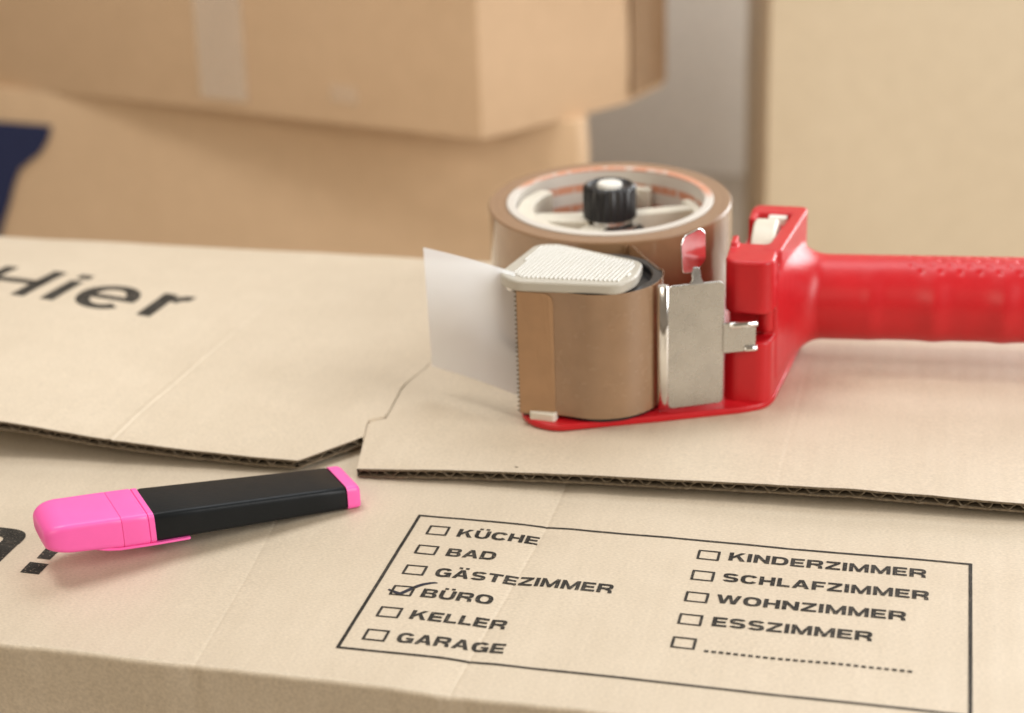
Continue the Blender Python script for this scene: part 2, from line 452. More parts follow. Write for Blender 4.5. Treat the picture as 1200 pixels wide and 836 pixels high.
TH = 3.1
def flap(side):
    us = []
    if side == 'L':
        xa, xb = X0 + 8, -34.2
        cre = FC_L
    else:
        xa, xb = -28.5, X1 - 4
        cre = FC_R
    n = int((xb - xa) / 4)
    us = [xa + (xb - xa) * i / n for i in range(n + 1)]
    c0 = cre[0][0](60)
    us = sorted([u for u in us if abs(u - c0) > 8] + [c0 + d for d in (-7.5, -5, -3.5, -2.5, -2, -1.6, -1.2, -.8, -.4, 0, .4, .8, 1.2, 1.6, 2, 2.4, 2.8, 3.5, 5, 7.5)])
    if side == 'L': us = sorted(us + [-52, -50.5, -49, -45, -41, -37, -35.5])
    else: us = sorted(us + [-28, -27, -25.5])
    ts = [0, .004, .01, .02, .04, .06, .08, .1, .12, .14, .16, .175, .19, .21, .24] + [.27 + .0365 * i for i in range(21)]
    def fy(x):
        y = yfront(x)
        if side == 'L' and x > -50.5: y = lerp(yfront(-50.5), 43.2, (x + 50.5) / 16.3) + 0.5 * fbm(x / 5, 4)
        return y
    grid = []
    for t in ts:
        row = []
        for u in us:
            y0 = fy(u); y = y0 + (YB - y0) * t
            if side == 'L':
                w = clamp((u + 70) / 35.8); x = u + (slit_x(max(y, 44)) + 34.2) * w * (1 if y >= 43 else 1)
            else:
                w = clamp((40 - u) / 68.5); x = u + (slit_x(y) + 28.5 + .15 + .55 * gauss(y - 60, 4) + .2 * gauss(y - 80, 14)) * w
            row.append((x, y, fz(x, y, side)))
        grid.append(row)
    mb = MB(); nU = len(us)
    top = grid; bot = [[(x, y, z - TH) for x, y, z in r] for r in grid]
    mb.loft(top, close=False, cap=False)
    # underside, set back behind the open flutes at the front
    mb.loft(bot, close=False, cap=False)
    # back roll over the hinge, sides
    back = [[p for p in top[-1]]]
    for k in range(1, 7):
        a = R_(90 * k / 6)
        back.append([(x, y + 4 * math.sin(a), z - 4 + 4 * math.cos(a)) for x, y, z in top[-1]])
    back.append([(x, y + 4, -60) for x, y, z in top[-1]])
    mb.loft(back, close=False, cap=False)
    for idx in (0, -1):
        colt = [r[idx] for r in top]; colb = [r[idx] for r in bot]
        if idx == (0 if side == 'R' else -1):
            pass
        mb.loft([colt, colb], close=False, cap=False)
    o = mb.build('lid_flap', 'card', box, smooth=50)
    # ---- open corrugated edge along the front
    pts = []
    xq = us[0]
    if side == 'L':
        xs = [xa + i * 0.45 for i in range(int((-34.4 - xa) / 0.45))]
    else:
        xs = [-28.3 + i * 0.45 for i in range(int((xb + 28.3) / 0.45))]
    edge = MB()
    P = []
    for x in xs:
        y = fy(x)
        dx = 1.0; slope = (fy(x + .8) - fy(x - .8)) / 1.6
        nrm = Vector((-slope, 1)).normalized()
        P.append((x, y, fz(x, y, side), nrm))
    def strip(off_z, rag, depth0, depth1, seed, wav=None):
        A = []; B = []
        for i, (x, y, z, n_) in enumerate(P):
            r = rag * fbm(x / 2.2, seed) + rag * .8 * fbm(x / 14, seed + 3)
            crush = 0.25 * fbm(x / 11, 2.2 + seed) if wav else 0
            oz = off_z(i) if callable(off_z) else off_z
            A.append((x + n_.x * (depth0 + r), y + n_.y * (depth0 + r), z + oz + crush))
            B.append((x + n_.x * depth1, y + n_.y * depth1, z + oz))
        return A, B
    def sheet(z_top, z_bot, rag, seed, depth=13, wav=False):
        A, B = strip(z_top, rag, -0.35, depth, seed, wav); C_, D = strip(z_bot, rag, -0.35, depth, seed, wav)
        edge.loft([B, A, C_, D], close=False, cap=False)
    sheet(-0.05, -0.62, 0.22, 11.0)
    sheet(-TH + .55, -TH - .08, 0.42, 23.0)
    per = 6.9; amp = (TH - 0.95) / 2
    ph = [0.0]; 
    for x in xs[1:]: ph.append(ph[-1] + 2 * math.pi * 0.45 / (per * (1 + 0.42 * fbm(x / 9, 31))))
    def tri(p):
        s = math.sin(p); return math.copysign(abs(s) ** 0.75, s)
    mid = -TH / 2
    def wob(i): return 0.92 + 0.22 * fbm(xs[i] / 9, 61)
    A1, B1 = strip(lambda i: mid + amp * wob(i) * tri(ph[i]) + .2, 0.9, 0.1, 13, 41.0, True)
    A2, B2 = strip(lambda i: mid + amp * wob(i) * tri(ph[i]) - .2, 0.9, 0.1, 13, 41.0, True)
    edge.loft([B1, A1, A2, B2], close=False, cap=False)
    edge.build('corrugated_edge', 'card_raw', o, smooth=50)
    return o
# the solid rim of the flap is opened at the front by the corrugated edge pieces
flapL = flap('L')
flapL['label'] = 'left half of the lid flap lifting at its corner'
flapR = flap('R')
flapR['label'] = 'right half of the lid flap under the dispenser'

# ------------------------------------------------------------------ lettering
SV, SH = 0.27, 0.21
def arcstrip(cx, cy, rx, ry, tx, ty, a0, a1, n=14, e=2.5):
    out = []
    def pt(a, x, y):
        c, s = math.cos(a), math.sin(a)
        return (cx + x * math.copysign(abs(c) ** (2 / e), c), cy + y * math.copysign(abs(s) ** (2 / e), s))
    for i in range(n):
        a = R_(lerp(a0, a1, i / n)); b = R_(lerp(a0, a1, (i + 1) / n))
        out.append([pt(a, rx, ry), pt(b, rx, ry), pt(b, rx - tx, ry - ty), pt(a, rx - tx, ry - ty)])
    return out
def rc(x0, y0, x1, y1): return [(x0, y0), (x1, y0), (x1, y1), (x0, y1)]
def glyph(ch):
    v, h = SV, SH; mid0, mid1 = 0.5 - h / 2, 0.5 + h / 2
    if ch == 'I': return v, [rc(0, 0, v, 1)]
    if ch == 'L': return .80, [rc(0, 0, v, 1), rc(v, 0, .80, h)]
    if ch == 'E': return .88, [rc(0, 0, v, 1), rc(v, 0, .88, h), rc(v, 1 - h, .86, 1), rc(v, mid0, .80, mid1)]
    if ch == 'F': return .82, [rc(0, 0, v, 1), rc(v, 1 - h, .82, 1), rc(v, mid0 - .03, .74, mid1 - .03)]
    if ch == 'H': return .98, [rc(0, 0, v, 1), rc(.98 - v, 0, .98, 1), rc(v, mid0, .98 - v, mid1)]
    if ch == 'T': return .94, [rc(0, 1 - h, .94, 1), rc(.47 - v / 2, 0, .47 + v / 2, 1 - h)]
    if ch == 'N': return 1.0, [rc(0, 0, v, 1), rc(1.0 - v, 0, 1.0, 1), [(v, 1), (v, .62), (1 - v, 0), (1 - v, .38)]]
    if ch == 'M':
        w = 1.2
        return w, [rc(0, 0, v - .02, 1), rc(w - v + .02, 0, w, 1), [(v - .02, 1), (v - .02, .60), (w/2 - .11, 0), (w/2, 0), (w/2, .33)],
                   [(w - v + .02, 1), (w/2, .33), (w/2, 0), (w/2 + .11, 0), (w - v + .02, .60)]]
    if ch == 'Z': return .92, [rc(0.02, 1 - h, .90, 1), rc(0, 0, .92, h), [(0, h), (.32, h), (.90, 1 - h), (.58, 1 - h)]]
    if ch == 'K': return 1.04, [rc(0, 0, v, 1), [(v, .27), (v, .56), (.70, 1), (1.0, 1)], [(.45, .55), (.62, .71), (1.06, 0), (.74, 0)]]
    if ch == 'A':
        return 1.08, [[(0, 0), (.28, 0), (.54, .72), (.54, 1), (.39, 1)], [(1.08, 0), (.69, 1), (.54, 1), (.54, .72), (.80, 0)], [(.33, .2), (.75, .2), (.69, .38), (.39, .38)]]
    if ch == 'W':
        w = 1.5
        q = [[(0, 1), (.27, 1), (.46, .36), (.46, 0), (.29, 0)], [(.46, 0), (.46, .36), (.62, 1), (.75, 1), (.75, .66), (.585, 0)]]
        return w, q + [[(w - x, y) for x, y in reversed(p)] for p in q]
    if ch == 'O': return 1.10, arcstrip(.55, .5, .55, .52, v + .02, h, 0, 360, 32)
    if ch == 'C': return 1.04, arcstrip(.54, .5, .54, .52, v + .02, h, 32, 328, 24)
    if ch == 'G': return 1.08, arcstrip(.54, .5, .54, .52, v + .02, h, 34, 340, 24) + [rc(.84, 0.02, 1.08, .40), rc(.58, .37, .84, .54), rc(.84, .40, 1.08, .54)]
    if ch == 'U': return 1.0, [rc(0, .42, v, 1), rc(1.0 - v, .42, 1.0, 1)] + arcstrip(.5, .42, .5, .44, v, h, 180, 360, 16)
    if ch == 'D': return 1.04, [rc(0, 0, v, 1), rc(v, 0, .5, h), rc(v, 1 - h, .5, 1)] + arcstrip(.5, .5, .54, .5, v, h, -90, 90, 18)
    if ch == 'B':
        return 1.0, [rc(0, 0, v, 1), rc(v, 0, .68, h * .95), rc(v, 1 - h * .95, .68, 1), rc(v, .42, .68, .60)] + \
            arcstrip(.66, .75, .29, .25, v - .02, h * .8, -90, 90, 10) + arcstrip(.68, .26, .32, .26, v, h * .8, -90, 90, 10)
    if ch == 'R':
        return 1.04, [rc(0, 0, v, 1), rc(v, 1 - h, .70, 1), rc(v, .38, .70, .38 + h)] + arcstrip(.68, .69, .33, .31, v, h * .9, -90, 90, 10) + \
            [[(.44, .38), (.72, .38), (.90, .30), (.74, .24)][:3] + [(.6, .3)], [(.62, .40), (.88, .36), (.98, .26), (1.0, 0), (.74, 0), (.72, .24)]]
    if ch == 'S':
        ru = (.5 + h / 2) / 2
        return .98, arcstrip(.49, 1 - ru + .01, .48, ru, v, h, 22, 270, 16) + arcstrip(.49, ru - .01, .49, ru, v, h, 90, -158, 16)
    return .5, []
UML = {'Ü': 'U', 'Ä': 'A', 'Ö': 'O'}
def word_polys(word, gap=0.135):
    x = 0; out = []
    for ch in word:
        b = UML.get(ch, ch); w, polys = glyph(b)
        out += [[(px + x, py) for px, py in p] for p in polys]
        if ch in UML:
            for c in (w / 2 - .22, w / 2 + .22): out.append(rc(x + c - .12, 1.10, x + c + .12, 1.29))
        x += w + gap
    return out, x - gap
def flat(polys, zf, dz=0.13):
    """flat print: every polygon becomes a sheet just above the paper"""
    mb = MB()
    for i, p in enumerate(polys):
        lift = dz + 0.002 * (i % 7)
        # cut long pieces so they follow the paper
        mb.add([(x, y, zf(x, y) + lift) for x, y in p], [tuple(range(len(p)))])
    return mb
def rect_line(x0, y0, x1, y1, w):
    """a straight printed line cut into short pieces, slightly uneven like a flexo print"""
    L = math.hypot(x1 - x0, y1 - y0); n = max(1, int(L / 1.2)); ux, uy = (x1 - x0) / L, (y1 - y0) / L; nx, ny = -uy, ux
    out = []
    def hw(s): return w / 2 * (1 + .07 * fbm((x0 + ux * s) * .6, (y0 + uy * s) * .6, 5))
    for i in range(n):
        a, b = L * i / n, L * (i + 1) / n
        out.append([(x0 + ux*a + nx*hw(a), y0 + uy*a + ny*hw(a)), (x0 + ux*a - nx*hw(a), y0 + uy*a - ny*hw(a)), (x0 + ux*b - nx*hw(b), y0 + uy*b - ny*hw(b)), (x0 + ux*b + nx*hw(b), y0 + uy*b + ny*hw(b))])
    return out
LW, LH = 176.7, 82.45
lines = rect_line(0, -.5, LW, -.5, 1.0) + rect_line(0, -LH + .5, LW, -LH + .5, 1.0) + rect_line(.5, -1, .5, -LH + 1, 1.05) + rect_line(LW - .55, -1, LW - .55, -LH + 1, 1.1)
form = flat(lines, panel_z).build('printed_form', 'ink', box)
form['label'] = 'black ruled frame of the room checklist'
CX1, CX2, CY0, CD, CWID, CHEI = 5.92, 93.72, 6.40, 12.90, 6.94, 5.95
LEFTW = [('KÜCHE', 16.2, 42.9), ('BAD', 16.2, 32.1), ('GÄSTEZIMMER', 16.2, 72.0), ('BÜRO', 15.6, 37.8), ('KELLER', 16.1, 45.3), ('GARAGE', 15.9, 47.9)]
RIGHTW = [('KINDERZIMMER', 103.5, 163.3), ('SCHLAFZIMMER', 103.3, 164.4), ('WOHNZIMMER', 103.0, 158.2), ('ESSZIMMER', 103.6, 149.3)]
def checkbox(x, y):
    t = .72
    p = rect_line(x, y - t/2, x + CWID, y - t/2, t) + rect_line(x, y - CHEI + t/2, x + CWID, y - CHEI + t/2, t) + \
        rect_line(x + t/2, y - t, x + t/2, y - CHEI + t, t + .1) + rect_line(x + CWID - t/2, y - t, x + CWID - t/2, y - CHEI + t, t + .1)
    return flat(p, panel_z).build('checkbox', 'ink', form)
CAPH = 5.05
for words, cx in ((LEFTW, CX1), (RIGHTW, CX2)):
    for i, (wd, xa, xb) in enumerate(words):
        checkbox(cx, -(CY0 + CD * i))
        polys, wid = word_polys(wd); s = (xb - xa) / wid
        yb = -(12.25 + 12.82 * i) + (0.9 if cx == CX2 else 0)
        if cx == CX2: yb = -(11.3 + 13.02 * i)
        P = [[(xa + px * s, yb + py * CAPH) for px, py in p] for p in polys]
        o = flat(P, panel_z).build('room_name', 'ink', form)
        o['label'] = 'printed word ' + wd
checkbox(CX2, -(CY0 + CD * 4))
dots = [rc(103.4 + i * 2.075, -64.5, 103.4 + i * 2.075 + 1.3, -63.4) for i in range(28)]
flat(dots, panel_z).build('dotted_line', 'ink', form)
# hand-drawn tick
tick = [(4.8, -47.9, .5), (6.2, -48.7, .75), (7.9, -49.5, .9), (9.2, -50.1, 1.0), (10.3, -48.6, 1.0), (11.9, -46.2, 1.05), (13.3, -44.4, 1.0), (14.6, -43.2, .95), (16.5, -42.1, .8), (17.6, -41.75, .65), (18.4, -41.7, .4)]
tp = []
for (a, b, w), (c, d, w2) in zip(tick, tick[1:]):
    l = math.hypot(c - a, d - b); w *= 1.45; w2 *= 1.45; nx, ny = -(d - b) / l, (c - a) / l
    tp.append([(a + nx*w/2, b + ny*w/2), (a - nx*w/2, b - ny*w/2), (c - nx*w2/2, d - ny*w2/2), (c + nx*w2/2, d + ny*w2/2)])
    tp.append([(c + w2/2 * math.cos(k * math.pi / 4), d + w2/2 * math.sin(k * math.pi / 4)) for k in range(8)])
flat(tp, panel_z, 0.10).build('tick_mark', 'pen_ink', form)

def sub(polys, n=4):
    """cut quads into short lengths so print on a curved sheet follows it"""
    out = []
    for p in polys:
        if len(p) != 4: out.append(p); continue
        a, b, c, d = [Vector(q) for q in p]
        for i in range(n):
            t0, t1 = i / n, (i + 1) / n
            out.append([tuple(a.lerp(d, t0)), tuple(b.lerp(c, t0)), tuple(b.lerp(c, t1)), tuple(a.lerp(d, t1))])
    return out
# big slogan on the lid flap and the rest of it on the panel in front
hier = []
by = 134.6
hier += sub([rc(-247, by, -240.6, by + 39), rc(-222.4, by, -216.0, by + 39)], 6) + sub([rc(-240.6, by + 16.4, -222.4, by + 22.4)], 2)
hier += sub([rc(-208.6, by + .3, -202.3, by + 28.8), rc(-208.6, by + 32.8, -202.3, by + 39)], 4)
ec = (-183.2, by + 14.6)
hier += arcstrip(ec[0], ec[1], 13.4, 15.6, 6.3, 5.6, -2, 316, 32, 2.1) + sub([rc(ec[0] - 8.0, ec[1] - 2.8, ec[0] + 13.2, ec[1] + 2.2)], 3)
hier += sub([rc(-162.8, by - .3, -156.4, by + 28.9)], 5) + arcstrip(-149.8, by + 17.6, 8.0, 11.6, 4.6, 6.2, 76, 165, 8, 2.0)
hier = [[(x, y - 0.055 * (x + 219)) for x, y in p] for p in hier]
flat(hier, lambda x, y: fz(x, y, 'L'), 0.10).build('slogan_lettering', 'ink', flapL)['label'] = 'printed word Hier'
nex = [rc(-112.8, -59.7, -106.3, -53.2), [(-111.9, -50.6), (-107.3, -50.6), (-106.3, -27), (-112.8, -27)]]
nex += sub([rc(-129.2, -59.7, -122.6, -43.05), rc(-148.0, -59.7, -141.4, -34.5)], 3) + arcstrip(-134.6, -43.0, 12.2, 9.6, 6.7, 5.6, 0, 150, 18, 3.4)
flat(sub(nex, 3), panel_z, 0.13).build('slogan_lettering', 'ink', body)['label'] = 'printed letter n and exclamation mark'

# ------------------------------------------------------------------ highlighter
F0 = Vector((-24.0, -1.7, 0)); DR = Vector((-0.7566, -0.6539, 0)).normalized(); NB = Vector((-DR.y, DR.x, 0)) * -1
pen = empty('highlighter', (-66, -21, 0), 'pink and black highlighter pen lying capped on the box beside the checklist', 'highlighter')
def width(s): return lerp(18.5, 21.3, clamp(s / 64, -.1, 1.0))
def ztop(s): return 8.75 + 0.117 * s
def zbot(s): return 0.45 + 0.088 * s + 0.06 * max(0, s - 73)
def zbel(s): return 0.25 + 0.02 * s + 0.3 * max(0, s - 68)
def psec(s, d=0.0, sw=1.0, dt=0.0, db=0.0, r=2.0):
    """cross-section at s mm from the tail: flat top, upright sides, belly drawn in underneath"""
    w = width(s); hw = (w / 2 + .45) * sw + d
    c = F0 + DR * s + NB * (w / 2)
    zt, zb = ztop(s) + d - dt, zbot(s) - d * .3 + db
    zl = min(zbel(s) + db * .8, zb - .3)
    ring = []
    for x, z in roundpoly([(-3.0 * sw, zl), (3.0 * sw, zl), (4.2 * sw, zb - .15), (hw, zb), (hw, zt), (-hw, zt), (-hw, zb), (-4.2 * sw, zb - .15)], r, 4):
        p = c + NB * x; ring.append((p.x, p.y, z))
    return ring
mb = MB(); mb.loft([psec(-5.0, -1.3, dt=.2, r=1.6), psec(-4.7, -.5), psec(-4.0, -.1), psec(-3.2, 0.05), psec(-.1, .05)])
mb.build('end_plug', 'pink', pen, smooth=40)
mb = MB(); mb.loft([psec(s_, -.12 + (-.25 if s_ < 0.3 or s_ > 64 else 0)) for s_ in (-.1, .2, .8, 10, 20, 35, 50, 63.2, 64.1, 64.4)])
mb.build('barrel', 'pen_black', pen, smooth=40)
mb = MB(); mb.loft([psec(s_, d) for s_, d in ((64.2, -.3), (64.4, .08), (66.0, .1), (66.2, -.3))])
mb.build('neck_ring', 'pink', pen, smooth=40)
secs = []
for s_, d in ((66.1, -.4), (66.4, .0), (66.9, .14), (70, .14), (74.3, .12), (74.45, .10), (74.5, -.1), (74.7, -.1), (74.75, .10), (74.9, .12), (79, .1), (83, .05), (86, .0)):
    secs.append(psec(s_, d))
for k in range(1, 11):
    q = R_(90 * k / 10); s_ = 89.0 + 9.0 * math.sin(q) ** 1.05; sh = 1 - math.cos(q)
    secs.append(psec(s_, 0, sw=1 - .30 * sh ** 1.25, dt=4.0 * sh ** 1.2, db=1.5 * sh ** 1.2, r=2.0 + 1.6 * sh))
mb = MB(); mb.loft(secs); mb.build('cap', 'pink', pen, smooth=40)
# clip along the lower front edge
cl = []
for s_, n0, n1, o0, o1 in ((53.6, 6.0, .55, -.5, .15), (54.2, 6.4, .8, -.6, .2), (66, 6.4, .75, -.65, .15), (76, 6.4, .6, -.65, .2), (80, 6.4, .2, -.5, .4), (83, 6.0, -.6, -.2, .8)):
    ring = []
    zb = zbot(s_)
    for n_, z in ((n0, zb + o0), (-n1 + .3, zb + o0), (-n1, zb + o0 + .3), (-n1, zb + o1 - .3), (-n1 + .3, zb + o1), (n0, zb + o1)):
        p = F0 + DR * s_ + NB * n_; ring.append((p.x, p.y, z))
    cl.append(ring)
mb = MB(); mb.loft(cl); mb.build('clip', 'pink', pen, smooth=40)

# ------------------------------------------------------------------ tape dispenser
BASE = 6.2
disp = empty('tape_dispenser', (60, 110, BASE), 'red hand tape dispenser with steel guard plate lying on its side on the box flap', 'tape dispenser')
# side plate lying on the flap
outl = [(17.5, 73), (19.3, 66.2), (24.5, 60.2), (33.5, 57.3), (70, 72.5), (97, 84.5), (104, 89.5), (106.5, 96), (111.5, 150), (102, 190), (72, 212), (20, 214), (2, 200), (-6, 160), (6, 120), (16, 96)]
mb = MB(); mb.prism(roundpoly(outl, 4), BASE, BASE + 2.5)
mb.build('side_plate', 'red', disp, smooth=35, bevel=.6)
# moulded grip housing: several solids fused by a voxel remesh
g = MB()
def rbox(x0, x1, y0, y1, z0, z1, r=2): g.prism(rrect(x0, x1, y0, y1, r), z0, z1)
def side_x(y): return lerp(105.6, 112.2, (y - 89) / 61.0)
plan = rrect(88.3, 105.6, 89.2, 100, [5.5, 5.5, .1, .1])[:12] + [(112.2, 150), (111.6, 153), (109, 154.6), (93, 154.6), (90, 152)]
g.prism(plan, BASE + 1.5, 32.0)
g.prism([(89.2, 98.5), (104.0, 98.5), (110.5, 152), (91, 152)], 30, 45)
g.prism(plan, 42.5, 51.5)
g.prism(rrect(88.3, 105.6, 89.2, 110, [5.5, 5.5, .6, .6]), 50, 62.2)
g.prism([(101.2, 103), (107.0, 103), (112.0, 150), (107.4, 152)], 48, 62.5)
g.prism(roundpoly([(92, 146), (112, 146), (112, 155), (92, 155)], 3.2), 48, 62.5)
rbox(91.0, 94.0, 139, 152, 48, 62.0, 1.0)
g.prism([(88.5, 99), (90.9, 99), (90.9, 112.5), (88.5, 112.5)], 55, 62.3)
g.prism([(88.6, 104), (90.9, 104), (90.9, 112.5), (88.6, 112.5)], 60, 64.2)
def sup(x, cy, hy, cz, hz, e, n=40):
    out = []
    for i in range(n):
        a = 2 * math.pi * i / n; c, s = math.cos(a), math.sin(a)
        out.append((x, cy + hy * math.copysign(abs(c) ** (2 / e), c), cz + hz * math.copysign(abs(s) ** (2 / e), s)))
    return out
HZ = 31.9
fl = [(101.5, 124.5, 27.5, 34.0, 25.0, 5.5), (106.5, 125.5, 27.5, 34.0, 25.0, 5.0)]
for k in range(1, 13):
    t = k / 12; q = (1 - t) ** 3.0
    fl.append((106.5 + 16.5 * t, lerp(140.2, 125.5, q), lerp(16.12, 27.5, q), lerp(HZ, 34.0, q), lerp(16.12, 25.0, q), lerp(2.03, 5.0, q)))
fl.append((125, 140.4, 16.1, HZ, 16.1, 2.03)); fl.append((128, 140.7, 15.2, HZ, 15.2, 2.0))
g.loft([sup(*a) for a in fl])
grip = g.build('grip_housing', 'red', disp, smooth=180)
rm = grip.modifiers.new('fuse', 'REMESH'); rm.mode = 'VOXEL'; rm.voxel_size = 0.55 * S; rm.use_smooth_shade = True
sm = grip.modifiers.new('soften', 'SMOOTH'); sm.factor = 0.5; sm.iterations = 9
# handle with finger rings and rows of grip dimples
hr = []
NA = 120
hx0, hx1 = 116.0, 246.0
NS = 250
dim = []
for r_i, ang in enumerate((62, 74, 86, 98, 110, 122)):
    for k in range(30):
        xx = 152 + k * 7.0 + (3.5 if r_i % 2 else 0)
        if xx < 238: dim.append((xx, R_(ang)))
for i in range(NS + 1):
    x = lerp(hx0, hx1, i / NS); cy = 140.9 + (x - 130.3) * 0.097; cz = HZ
    rr = 16.15
    if x > 238: rr *= math.sqrt(max(0.02, 1 - ((x - 238) / 8.2) ** 2))
    ring = []
    near = [d for d in dim if abs(d[0] - x) < 2.2]
    for j in range(NA):
        a = 2 * math.pi * j / NA                      # a=0 -> +y (back), 90 deg -> up, 180 -> front
        r = rr
        front = max(0, math.cos(a - R_(188)))
        # finger hollows between soft ridges along the front
        u = (x - 136) / 25.0
        r += front ** 1.5 * (1.35 * (abs(math.cos(math.pi * u)) ** 6) - 0.7) * clamp((x - 134) / 8) * clamp((240 - x) / 10)
        for dx, da in near:
            dd = math.hypot(x - dx, 16 * ((a - da + math.pi) % (2 * math.pi) - math.pi))
            if dd < 1.8: r -= 0.45 * (0.5 + 0.5 * math.cos(math.pi * dd / 1.8))
        ring.append((x, cy + r * math.cos(a), cz + r * math.sin(a)))
    hr.append(ring)
mb = MB(); mb.loft(hr); mb.build('handle', 'red', disp, smooth=60)
# tension wheel in the slot of the housing
mb = MB()
prof = []
for i in range(56):
    a = 2 * math.pi * i / 56
    prof.append((math.cos(a), math.sin(a)))
rings_ = []
for x, r in ((94.6, 14), (94.6, 17.4), (95.4, 18.2), (102.4, 18.2), (103.2, 17.4), (103.2, 14)):
    rings_.append([(x, 126.5 + r * c, 47.0 + r * s) for c, s in prof])
mb.loft(rings_); mb.build('tension_wheel', 'cream', disp, smooth=35)
mb = MB(); mb.prism(rrect(98, 105, 142.5, 147.5, 1), 50, 61.5); mb.build('tension_block', 'white', disp, bevel=.5, smooth=40)
# black front roller
RC = (44.8, 84.6); RR = 22.3
mb = MB(); mb.lathe([(0.01, 53.5), (18, 53.5), (18.5, 54), (18.5, 56.2), (19, 56.6), (RR - .4, 56.6), (RR - .1, 56.2), (RR - .1, 9.6), (RR - .8, 8.6), (0.01, 8.6)], RC, 72)
mb.build('front_roller', 'black', disp, smooth=35)
# cream thumb plate over the roller with fine ribs
tp_poly = roundpoly([(11.6, 68.6), (18.4, 61.8), (56.0, 63.2), (60.4, 72), (60.2, 88), (25.5, 103.5), (17.6, 101)], 4.5, 5)
mb = MB(); mb.prism(tp_poly, 56.8, 60.9)
thumb = mb.build('thumb_plate', 'ribbed', disp, smooth=30, bevel=.9, seg=3)
rb = MB()
ru = Vector((0.16, 0.98, 0)).normalized()                    # direction of the ribs
rn = Vector((ru.y, -ru.x, 0))
poly_in = [(16.6, 70.0), (21.0, 65.2), (54.8, 66.2), (57.6, 73), (57.4, 86.2), (26, 100.2), (19.8, 98.6)]
def clip_line(P0, d, poly):
    ts = []
    for i in range(len(poly)):
        a = Vector((*poly[i], 0)); b = Vector((*poly[(i+1) % len(poly)], 0)); e = b - a
        den = d.x * e.y - d.y * e.x
        if abs(den) < 1e-9: continue
        t = ((a.x - P0.x) * e.y - (a.y - P0.y) * e.x) / den; u = ((a.x - P0.x) * d.y - (a.y - P0.y) * d.x) / den
        if 0 <= u < 1: ts.append(t)
    return (min(ts), max(ts)) if len(ts) >= 2 else None
for k in range(-40, 41):
    P0 = Vector((38, 80, 0)) + rn * (k * 1.55); c = clip_line(P0, ru, poly_in)
    if not c or c[1] - c[0] < 1.5: continue
    a = P0 + ru * c[0]; b = P0 + ru * c[1]; h = .6; w = .5
    rb.add([(a + rn * w).to_tuple()[:2] + (60.85,), (a - rn * w).to_tuple()[:2] + (60.85,), (b - rn * w).to_tuple()[:2] + (60.85,), (b + rn * w).to_tuple()[:2] + (60.85,),
            a.to_tuple()[:2] + (60.85 + h,), b.to_tuple()[:2] + (60.85 + h,)], [(0, 4, 5, 3), (1, 2, 5, 4), (0, 1, 4), (2, 3, 5)])
rb.build('rib', 'ribbed', thumb)['kind'] = 'stuff'
# cream guide foot below the tape end, dark gap beside it
mb = MB(); mb.prism(roundpoly([(22.8, 66), (23.2, 61.6), (32.6, 60.4), (33.2, 65)], 1.2), BASE + 2.0, 11.5)
mb.build('guide_foot', 'cream', disp, bevel=.4, smooth=40)
# serrated blade
bl = MB()
pts = []
nt = 27; z0, z1 = 10.0, 57.0
for i in range(nt):
    za, zb2 = lerp(z0, z1, i / nt), lerp(z0, z1, (i + 1) / nt)
    pts += [(0.0, za), (-1.55, (za + zb2) / 2)]
pts.append((0.0, z1))
front_ = [(19.9 + x, 63.4, z) for x, z in pts] + [(22.6, 63.9, z1), (22.6, 63.9, z0)]
back_ = [(x, y + .6, z) for x, y, z in front_]
n = len(front_)
bl.add(front_ + back_, [tuple(range(n)), tuple(range(2*n - 1, n - 1, -1))] + [(i, (i+1) % n, n + (i+1) % n, n + i) for i in range(n)])
bl.build('serrated_blade', 'dark_steel', disp)
mb = MB(); mb.prism([(20.2, 64.6), (24.5, 64.9), (24.5, 68.5), (20.6, 68.0)], BASE + 2, 56.8); mb.build('blade_holder', 'black', disp, bevel=.3)
mb = MB(); mb.lathe([(0.01, 55.6), (1.5, 55.6), (1.9, 56.2), (1.9, 58.2), (1.4, 58.9), (0.01, 59.0)], (16.8, 67.0), 20); mb.build('blade_pin', 'chrome', disp, smooth=50)
# translucent wiper film
mb = MB()
fr = []
for k in range(13):
    t = k / 12
    x = lerp(18.6, -19.8, t); y = lerp(65.6, 85.6, t) + 1.2 * math.sin(math.pi * t); dz = .5 * t
    fr.append([(x, y, 15.6 + dz), (x - .45 * t, y + .1, 39 + dz), (x - .9 * t, y + .2, 62.4 + dz)])
mb.loft(fr, close=False, cap=False); mb.build('wiper_film', 'film', disp, smooth=40)
# steel guard plate with finger tab and side lug
th = .9
def wallplate(name, poly_xz, p0, p1, parent, mat='steel', bev=.25, thick=th, bend=None):
    """a sheet standing on the line p0-p1; polygon given as (distance along, z)"""
    p0 = Vector((*p0, 0)); d = Vector((*p1, 0)) - p0; d.normalize(); nn = Vector((d.y, -d.x, 0))
    a = []; b = []
    for s, z in poly_xz:
        off = bend(s, z) if bend else 0
        q = p0 + d * s - nn * off
        a.append((q.x + nn.x * thick / 2, q.y + nn.y * thick / 2, z)); b.append((q.x - nn.x * thick / 2, q.y - nn.y * thick / 2, z))
    n = len(a); m_ = MB(); m_.add(a + b, [tuple(range(n)), tuple(range(2*n - 1, n - 1, -1))] + [(i, (i+1) % n, n + (i+1) % n, n + i) for i in range(n)])
    return m_.build(name, mat, parent, bevel=bev, smooth=30)
gp0, gp1 = (70.6, 75.4), (89.2, 84.4)
L_ = math.hypot(gp1[0] - gp0[0], gp1[1] - gp0[1])
guard = wallplate('guard_plate', roundpoly([(0, 10.2), (L_, 10.2), (L_, 56.8), (0, 56.8)], 2.2), gp0, gp1, disp)
fo = []
